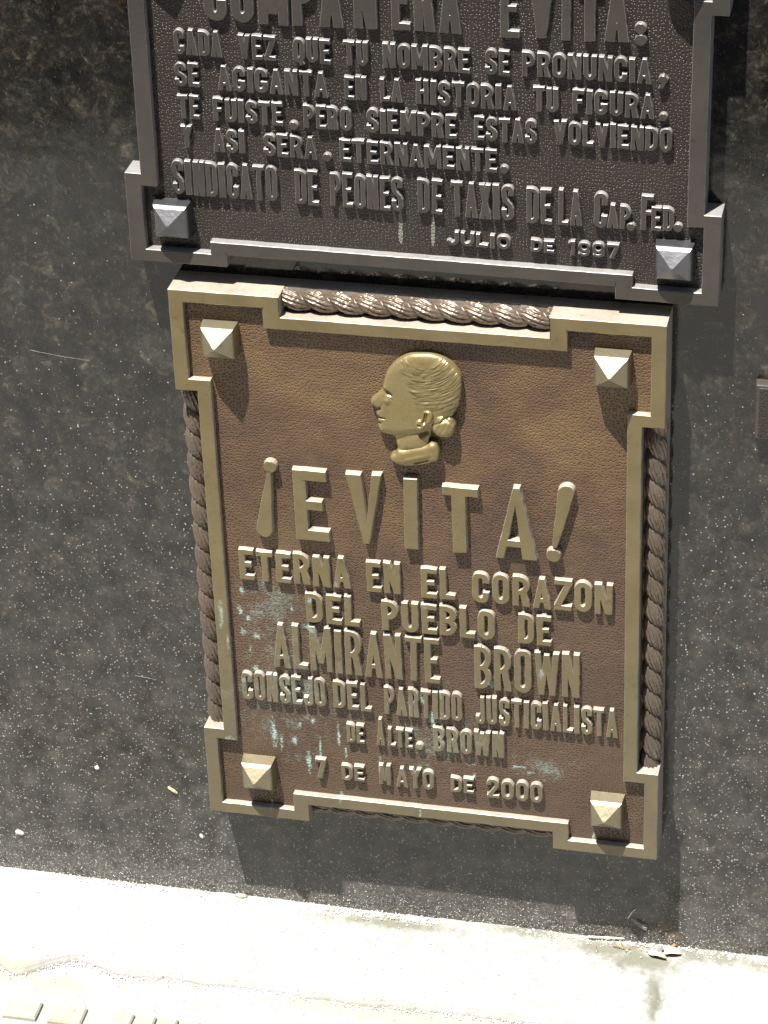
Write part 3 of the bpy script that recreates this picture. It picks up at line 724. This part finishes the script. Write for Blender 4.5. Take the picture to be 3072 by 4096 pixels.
def head_h(x, y, D):
    RR = np.clip(40+(x-330)*.28, 40, 135); q = np.minimum(D/RR, 1); z = PZ+.0080+(.0075+.0060*np.clip((x-330)/400, 0, 1))*np.sqrt(1-(1-q)**2)
    z -= .0075*G(x, y, 512, 580, 50, 22, 40)            # eye socket
    z += .0036*G(x, y, 500, 650, 38, 24, 20)            # cheek below the eye
    z += .0032*G(x, y, 535, 612, 34, 10, 25)             # lid
    z -= .0016*G(x, y, 555, 628, 26, 6, 25)
    z += .0020*G(x, y, 480, 520, 50, 16, 30)            # brow
    z += .0009*G(x, y, 405, 695, 26, 20, 10)            # nostril wing
    z -= .0050*G(x, y, 420, 737, 18, 14)
    z -= .0018*G(x, y, 445, 705, 12, 32, 15)
    z -= .0055*np.exp(-(segd(x, y, (400, 826), (480, 831))/7)**2)
    z += .0014*G(x, y, 425, 808, 34, 12)+.0014*G(x, y, 420, 850, 30, 13)
    z -= .0014*G(x, y, 425, 882, 26, 9)
    z += .0016*G(x, y, 450, 940, 40, 34)+.0022*G(x, y, 620, 850, 120, 120)
    z -= .0050*np.exp(-(segd(x, y, (600, 1030), (900, 960))/45)**2)*(y > 930)      # under the jaw
    z -= .0030*G(x, y, 930, 905, 50, 90, 20)
    # hair swept back from the brow
    r = np.hypot(x-880, y-50)
    hl = np.clip((x-(560+np.clip((y-250)/400, 0, 1)**.8*190))/60, 0, 1)*np.clip((r-235)/40, 0, 1)*np.clip((760-y+(x-900)*.1)/70, 0, 1)
    w = np.array([noise.noise((a/130, b/130, 2)) for a, b in zip(x, y)]); w2 = np.array([noise.noise((math.atan2(b-50, a-880)*5, c/26, 5)) for a, b, c in zip(x, y, r)])
    st = np.sin(r/9.5+4*w)+.7*np.sin(r/5.1+6*w)
    w3 = np.array([noise.noise((math.atan2(b-50, a-880)*3, c/9, 9)) for a, b, c in zip(x, y, r)])
    z += hl*(.0015+.0012*w2+.0005*st*(.5+w2)+.0016*w3)
    z += .0010*G(x, y, 640, 330, 60, 26, -35)
    return z
relief('profile_head', HEAD, 5.5, head_h, PZ-.001, M_head, P)
COLLAR = [(608,1150),(590,1185),(552,1200),(530,1225),(535,1255),(560,1285),(610,1308),(700,1322),(800,1320),(900,1305),(980,1285),(1030,1260),(1045,1210),(1040,1160),(1020,1110),(990,1085),(950,1080),(900,1100),(800,1118),(700,1140)]
def coll_h(x, y, D):
    q = np.minimum(D/70, 1); z = PZ+.012+.0125*np.sqrt(1-(1-q)**2)
    z -= .0042*np.exp(-(segd(x, y, (790, 1282), (930, 1252))/9)**2); z += .0012*np.exp(-(segd(x, y, (700, 1240), (940, 1190))/14)**2)
    z -= .0012*np.exp(-(segd(x, y, (690, 1265), (740, 1300))/7)**2)-.0009*np.sin((y+.22*x)/11)*G(x, y, 800, 1225, 190, 50)
    return z
relief('collar', COLLAR, 8, coll_h, PZ-.001, M_head, P)
BUN = [(985,830),(1000,795),(1050,780),(1090,790),(1110,815),(1150,815),(1185,845),(1208,900),(1205,960),(1170,1010),(1110,1030),(1040,1022),(985,990),(955,940),(955,890)]
def bun_h(x, y, D):
    q = np.minimum(D/90, 1); z = PZ+.010+.0180*np.sqrt(1-(1-q)**2)
    z -= .0032*np.exp(-(segd(x, y, (995, 880), (1105, 830))/10)**2)+.0022*np.exp(-(segd(x, y, (1105, 830), (1190, 870))/9)**2)
    z -= .0030*G(x, y, 1138, 972, 13, 9)+.0010*np.exp(-(segd(x, y, (1040, 900), (1050, 980))/12)**2)
    return z+.0004*np.sin(x/9+y/14)
relief('hair_bun', BUN, 8, bun_h, PZ-.001, M_head, P)
EAR = [(880,745),(915,728),(955,738),(980,770),(982,810),(960,850),(915,880),(890,915),(860,932),(820,928),(798,900),(800,850),(830,822),(862,815)]
def ear_h(x, y, D):
    q = np.minimum(D/24, 1); z = PZ+.020+.0085*np.sqrt(1-(1-q)**2)
    z -= .0080*np.exp(-(segd(x, y, (905, 775), (892, 850))/20)**2)
    z -= .0040*np.exp(-(segd(x, y, (830, 878), (852, 885))/9)**2)
    return z
relief('ear', EAR, 5, ear_h, PZ+.005, M_head, P)

# ------------------------------------------------------------------ UPPER PLAQUE (dark grey bronze)
FU = DW-.028; PU = FU-.0195; HU = .785
U = tag(empty('memorial_plaque', wpos(.007, .6943, -DW), (math.pi/2, .0095, 0)),
        'dark grey bronze plaque above, closely lettered, cut off by the top edge', 'plaque')
hwu = .5863
ring = ring_pieces(hwu, 0, HU, .0325, .0268, .198, .1915, .0315, .0262, .0)
ring = [p for p in ring if abs(sum(p[i][0]*p[(i+1) % len(p)][1]-p[(i+1) % len(p)][0]*p[i][1] for i in range(len(p)))) > 1e-6]
for s in (1, -1):
    for (ya, yb) in ((0, .0268+.0262), (HU-.0268-.0262, HU)):
        ring.append([(s*(hwu-.198), ya), (s*(hwu-.198+.032), ya), (s*(hwu-.198+.032), yb), (s*(hwu-.198), yb)])
kmesh('rim', raised(ring, [(0, 0), (FU-.0014, .0002), (FU-.0005, -.0004), (FU, -.0013)], .0008, .011, 45, 4), [M_side_u, M_top_u], U)
inn = [rect(-hwu+.0425, .0368, hwu-.0425, HU-.0368)]
for s in (1, -1):
    for (ya, yb) in ((.01, .1815), (HU-.1815, HU-.01)):
        inn.append([(s*(hwu-.01), ya), (s*(hwu-.188), ya), (s*(hwu-.188), yb), (s*(hwu-.01), yb)])
kmesh('panel', raised(inn, [(.001, 0), (PU, 0)]), [M_side_u, M_panel_u], U)
for (x, y) in ((-.4960, .0960), (.5000, .0900), (-.4960, HU-.0960), (.5000, HU-.0930)):
    stud(U, x, y, .0350, .0350, PU, FU+.010, FU+.036, M_boss_u)
LU = (M_side_u, M_top_u)
UP = [("CADA",-.4705,-.3765,.4443,.4950,.2),("VEZ",-.3433,-.2713,.4449,.4935,.2),("QUE",-.2364,-.1639,.4450,.4935,.2),("TU",-.1375,-.0917,.4456,.494,.2),("NOMBRE",-.0615,.1036,.4450,.4930,.2),("SE",.134,.1796,.4453,.4945,.2),("PRONUNCIA",.2043,.4452,.4470,.4955,.19),
("SE",-.4732,-.4255,.379,.4268,.2),("AGIGANTA",-.3879,-.1723,.3758,.4255,.19),("EN",-.1381,-.0967,.3758,.4225,.2),("LA",-.0687,-.0267,.3767,.4233,.2),("HISTORIA",.0008,.1923,.3758,.4245,.19),("TU",.2256,.2717,.3775,.4254,.2),("FIGURA",.2997,.4529,.3777,.4260,.2),
("TE",-.4711,-.4295,.313,.3602,.2),("FUISTE",-.4003,-.2636,.3106,.3585,.2),("PERO",-.2211,-.1285,.3097,.3569,.2),("SIEMPRE",-.0972,.0766,.3095,.3575,.2),("ESTAS",.1119,.2306,.3095,.3570,.2),("VOLVIENDO",.2647,.4874,.3125,.3600,.19),
("Y",-.4688,-.4475,.2495,.2958,.2),("ASI",-.4041,-.3421,.2462,.2940,.2),("SERA",-.3033,-.1985,.2446,.2914,.2),("ETERNAMENTE",-.1523,.155,.2443,.2907,.19),
("SINDICATO",-.4919,-.2811,.1480,.2210,.155),("DE",-.2443,-.1983,.1464,.2192,.16),("PEONES",-.1742,-.0304,.1475,.2175,.155),("DE",.0001,.0471,.1467,.2175,.16),("TAXIS",.0663,.1867,.1449,.2185,.155),("DE",.213,.2611,.1437,.2175,.16),("LA",.2747,.3192,.1448,.2185,.16),("C",.3424,.3674,.1446,.2179,.165),("AP",.3686,.4126,.1463,.1949,.21),("F",.433,.4557,.1467,.2195,.16),("ED",.4535,.4958,.148,.1971,.21),
("JULIO",.0559,.1798,.0830,.1115,.26),("DE",.2214,.2659,.0825,.1083,.26),("1997",.2939,.3921,.0816,.1115,.25),
("COMPA",-.4059,-.1363,.5190,.6353,.185),("N",-.1156,-.0728,.5222,.6360,.185),("ERA",-.0435,.0885,.5225,.6370,.185),("E",.1633,.1985,.5229,.6370,.185),("V",.2172,.2619,.5237,.6380,.185),("I",.2778,.2930,.5237,.6380,.185),("T",.3073,.3527,.5244,.6385,.185),("A",.3577,.4025,.5255,.6390,.185)]
for (wd, x0, x1, y0, y1, t) in UP: put_word(U, wd, x0, x1, y0, y1, t, PU-.0005, FU-.0095, LU)
free(U, stroke([(-.108, .648), (-.100, .656), (-.090, .648), (-.081, .656)], .008), PU-.0005, FU-.0095, LU, 'tilde')
for (x, y, r) in ((.4701, .3820, .0075), (-.2423, .3117, .0085), (-.1779, .2499, .0080), (.169, .2512, .0080), (.4139, .1506, .0080), (.5040, .1562, .0085)):
    put_dot(U, x, y, r, PU-.0005, FU-.0095, LU)
put_dot(U, .4680, .4570, .0085, PU-.0005, FU-.0095, LU, 'comma', tail=True)
put_dot(U, .4238, .5551, .0105, PU-.0005, FU-.009, LU, 'colon_dot'); put_dot(U, .4252, .5332, .0108, PU-.0005, FU-.009, LU, 'colon_dot')

# ------------------------------------------------------------------ third plaque, its corner at the right edge
T = tag(empty('memorial_plaque', wpos(.86, .384, -DW), (math.pi/2, 0, 0)), 'small dark textured plaque entering at the right edge of the picture', 'plaque')
kmesh('back_plate', raised([rect(-.190, 0, .19, .120)], [(0, .002), (.020, 0), (.0225, -.001)]), [M_top_u, M_top_u], T)
kmesh('panel', raised([rect(-.183, .006, .183, .114)], [(.0226, 0), (.0236, 0)]), [M_side_u, M_panel_u], T)

# ------------------------------------------------------------------ small things: leaves, straw, droppings, grit
def leaf(name, x, z, L, W, rot, mat, label, curl=.3, y=0.0016):
    vs = []; fs = []; n = 12
    for i in range(n+1):
        t = i/n; hw_ = W/2*math.sin(math.pi*t**.8)*(1+.12*math.sin(9*t))+.0002
        for j in range(5):
            u = (j-2)/2; zz = curl*W*(u*u*.5)+.0012*math.sin(t*3.1)+.0006*math.sin(7*t+3*u)+(.0004 if j != 2 else 0)
            vs.append(((t-.5)*L, u*hw_, zz))
    for i in range(n):
        for j in range(4): a = i*5+j; fs.append((a, a+5, a+6, a+1))
    vs2 = vs+[(a, b, c-.0004) for a, b, c in vs]; N = len(vs); fs2 = fs+[tuple(N+q for q in f[::-1]) for f in fs]
    rim = [i*5 for i in range(n+1)]+[n*5+j for j in range(1, 5)]+[i*5+4 for i in range(n-1, -1, -1)]+[j for j in range(3, 0, -1)]
    for i in range(len(rim)): a, b = rim[i], rim[(i+1) % len(rim)]; fs2.append((a, N+a, N+b, b))
    o = mesh(name, vs2, fs2, mat, smooth=True); o.location = (x*K, -(z+DW)*K, y); o.rotation_euler = (random.uniform(-.1, .1), random.uniform(-.1, .1), rot)
    return tag(o, label, 'leaf')
leaf('dry_leaf', .530, -.060, .017, .011, -.15, M_leaf, 'broad pale tan dry leaf lying against the foot of the wall', .2)
leaf('dry_leaf', .500, -.045, .018, .006, -.35, M_leaf, 'narrow curled tan leaf beside the broad pale one', .5, .0012)
leaf('dead_leaf', .507, -.055, .006, .004, .5, M_leaf_d, 'crumpled dark dead leaf between the two tan leaves', .5, .0035)
leaf('dry_leaf', .533, -.079, .006, .003, .6, M_twig, 'tiny rust brown leaf crumb behind the broad tan leaf', .5, .002)
def stick(name, pts, r, mat, label, cat, k=6):
    vs = []; fs = []; n = len(pts)
    for i, p in enumerate(pts):
        p = Vector(p); d = (Vector(pts[min(i+1, n-1)])-Vector(pts[max(i-1, 0)])).normalized(); a = d.orthogonal().normalized(); b = d.cross(a)
        rr_ = r*(1-.35*i/(n-1))
        for j in range(k): t = j*2*math.pi/k; vs.append(p+a*rr_*math.cos(t)+b*rr_*math.sin(t))
    for i in range(n-1):
        for j in range(k): fs.append((i*k+j, i*k+(j+1) % k, (i+1)*k+(j+1) % k, (i+1)*k+j))
    fs.append(tuple(range(k))[::-1]); fs.append(tuple((n-1)*k+j for j in range(k)))
    c = sum((Vector(v) for v in vs), Vector())/len(vs)
    return tag(mesh(name, [v-c for v in vs], fs, mat, loc=c), label, cat)
def gp(x, z, h=.002): q = wpos(x, -YG, z); q.z = h; return q
stick('straw', [gp(.339, -.0745, .0035), gp(.38, -.0765, .0045), gp(.419, -.0815, .004)], .0011, M_straw, 'pale flat straw lying along the foot of the wall', 'straw')
stick('twig', [gp(.398, -.06), gp(.42, -.055, .003), gp(.438, -.058)], .0005, M_twig, 'short brown twig in front of the pale straw', 'twig')
stick('twig', [gp(.412, -.075, .004), gp(.424, -.055, .003), gp(.43, -.045)], .00045, M_twig, 'thin brown twig crossing at an angle below the straw', 'twig')
stick('twig', [gp(.36, -.052), gp(.364, -.045, .003), gp(.367, -.036)], .0004, M_twig, 'tiny twig pointing outward left of the crossed twigs', 'twig')
stick('stem', [wpos(.428, -.895, -DW+.003), wpos(.437, -.875, -DW+.004), wpos(.445, -.866, -DW+.002)], .0005, M_straw, 'thin straw stalk stuck to the shaded wall low right', 'straw')
def blob(name, p, rx, ry, rz, mat, label, cat, rot=0, seed=1, parent=None):
    bm = bmesh.new(); bmesh.ops.create_icosphere(bm, subdivisions=2, radius=1)
    for v in bm.verts:
        k = 1+.22*noise.noise(v.co*1.7+Vector((seed, 0, 0))); v.co = Vector((v.co.x*rx*k, v.co.y*ry*k, v.co.z*rz*k))
    me = bpy.data.meshes.new(name); bm.to_mesh(me); bm.free(); me.materials.append(mat); me.polygons.foreach_set('use_smooth', [True]*len(me.polygons))
    o = bpy.data.objects.new(name, me); COL.objects.link(o); o.location = p; o.rotation_euler = (0, rot, 0)
    return tag(o, label, cat)
blob('bird_dropping', wpos(-.7906, -.6355, -DW+.001), .0020, .0010, .0021, M_white, 'small white dot of dropping on the wall, left of the plaque foot', 'dropping')
blob('cocoon', wpos(-.614, -.675, -DW+.002), .0060, .0015, .0013, M_cocoon, 'small tan cocoon clinging to the wall near plaque lower left corner', 'cocoon', .62, 3)
blob('mud_fleck', wpos(-.9976, -.851, -DW+.001), .0042, .001, .0028, M_grit, 'pale grey fleck of mud low on the wall at the left', 'mud', .3, 5)
blob('mud_fleck', wpos(-.555, -.800, -DW+.001), .0016, .0008, .0026, M_grit, 'small pale fleck just below the cocoon on the wall', 'mud', -.4, 8)
blob('dust_clump', wpos(-.47, -.958, -DW+.006),   .0055, .0022, .0020, M_cocoon, 'brownish clump of dust at wall foot below plaque left corner', 'dust', 0, 11)
# a tuft of down caught on the wall
vs = []; fs = []
for i in range(14):
    a = Vector((.4400+random.gauss(0, .0035), -.898+random.gauss(0, .003), 0)); b = Vector((.466+random.gauss(0, .004), -.914+random.gauss(0, .003), 0))
    pts = [wpos(*(a.lerp(b, t).x, a.lerp(b, t).y+.004*math.sin(t*3+i)), -DW+.004+.003*math.sin(3*t)) for t in (0, .25, .5, .75, 1)]
    for q in range(4):
        n0 = len(vs)
        for p_ in (pts[q], pts[q+1]):
            for (dx, dz) in ((0, .00010), (.00010, -.00008), (-.0001, -.00008)): vs.append(p_+Vector((dx, -dx, dz)))
        for j in range(3): fs.append((n0+j, n0+(j+1) % 3, n0+3+(j+1) % 3, n0+3+j))
tag(mesh('feather_tuft', vs, fs, M_fluff), 'wispy grey down caught in the plaque shadow low right', 'feather')
# hair-thin scratches of spider thread on the wall
stick('spider_thread', [wpos(-.8385, .4416, -DW+.001), wpos(-.7731, .4348, -DW+.004), wpos(-.7097, .4273, -DW+.001)], .00006, M_fluff, 'single bright spider thread on the wall left of the upper studs', 'spider thread', 4)
stick('spider_thread', [wpos(-.6774, -.3658, -DW+.001), wpos(-.6429, -.3677, -DW+.003), wpos(-.6288, -.3714, -DW+.002)], .00008, M_fluff, 'short spider thread beside the rope on plaque left edge', 'spider thread', 4)
# grit and broken render along the joint
vs = []; fs = []
def chip(c, s):
    n0 = len(vs); R3 = Matrix.Rotation(random.uniform(0, 6), 3, Vector((random.random(), random.random(), random.random()+.01)).normalized())
    for d in ((1, 0, 0), (-1, 0, 0), (0, 1, 0), (0, -1, 0), (0, 0, 1), (0, 0, -1)):
        vs.append(c+R3 @ (Vector(d)*s*random.uniform(.5, 1.1)))
    for f_ in ((0, 2, 4), (2, 1, 4), (1, 3, 4), (3, 0, 4), (2, 0, 5), (1, 2, 5), (3, 1, 5), (0, 3, 5)): fs.append(tuple(n0+q for q in f_))
for i in range(2600):
    x = random.uniform(-.45, .40); d = abs(random.gauss(0, .0045))
    chip(Vector((x, -d-.0004, .0008+.0016*random.random()*max(0, 1-d/.01))), random.choice((.0004, .0006, .0008, .0012)))
for i in range(900):
    x = random.uniform(-.45, .25); chip(Vector((x, -.0003, abs(random.gauss(0, .010)))), random.uniform(.00025, .0006))
for i in range(700):
    x = random.uniform(-.45, .40); chip(Vector((x, -random.uniform(0, .20), .0012)), random.uniform(.0003, .0009))
for i in range(1200):
    x = random.uniform(-.45, .40); chip(Vector((x, -kerb_edge(x)-.003+random.gauss(0, .002), -.004)), random.uniform(.0004, .0013))
tag(mesh('grit', vs, fs, M_grit), kind='stuff')
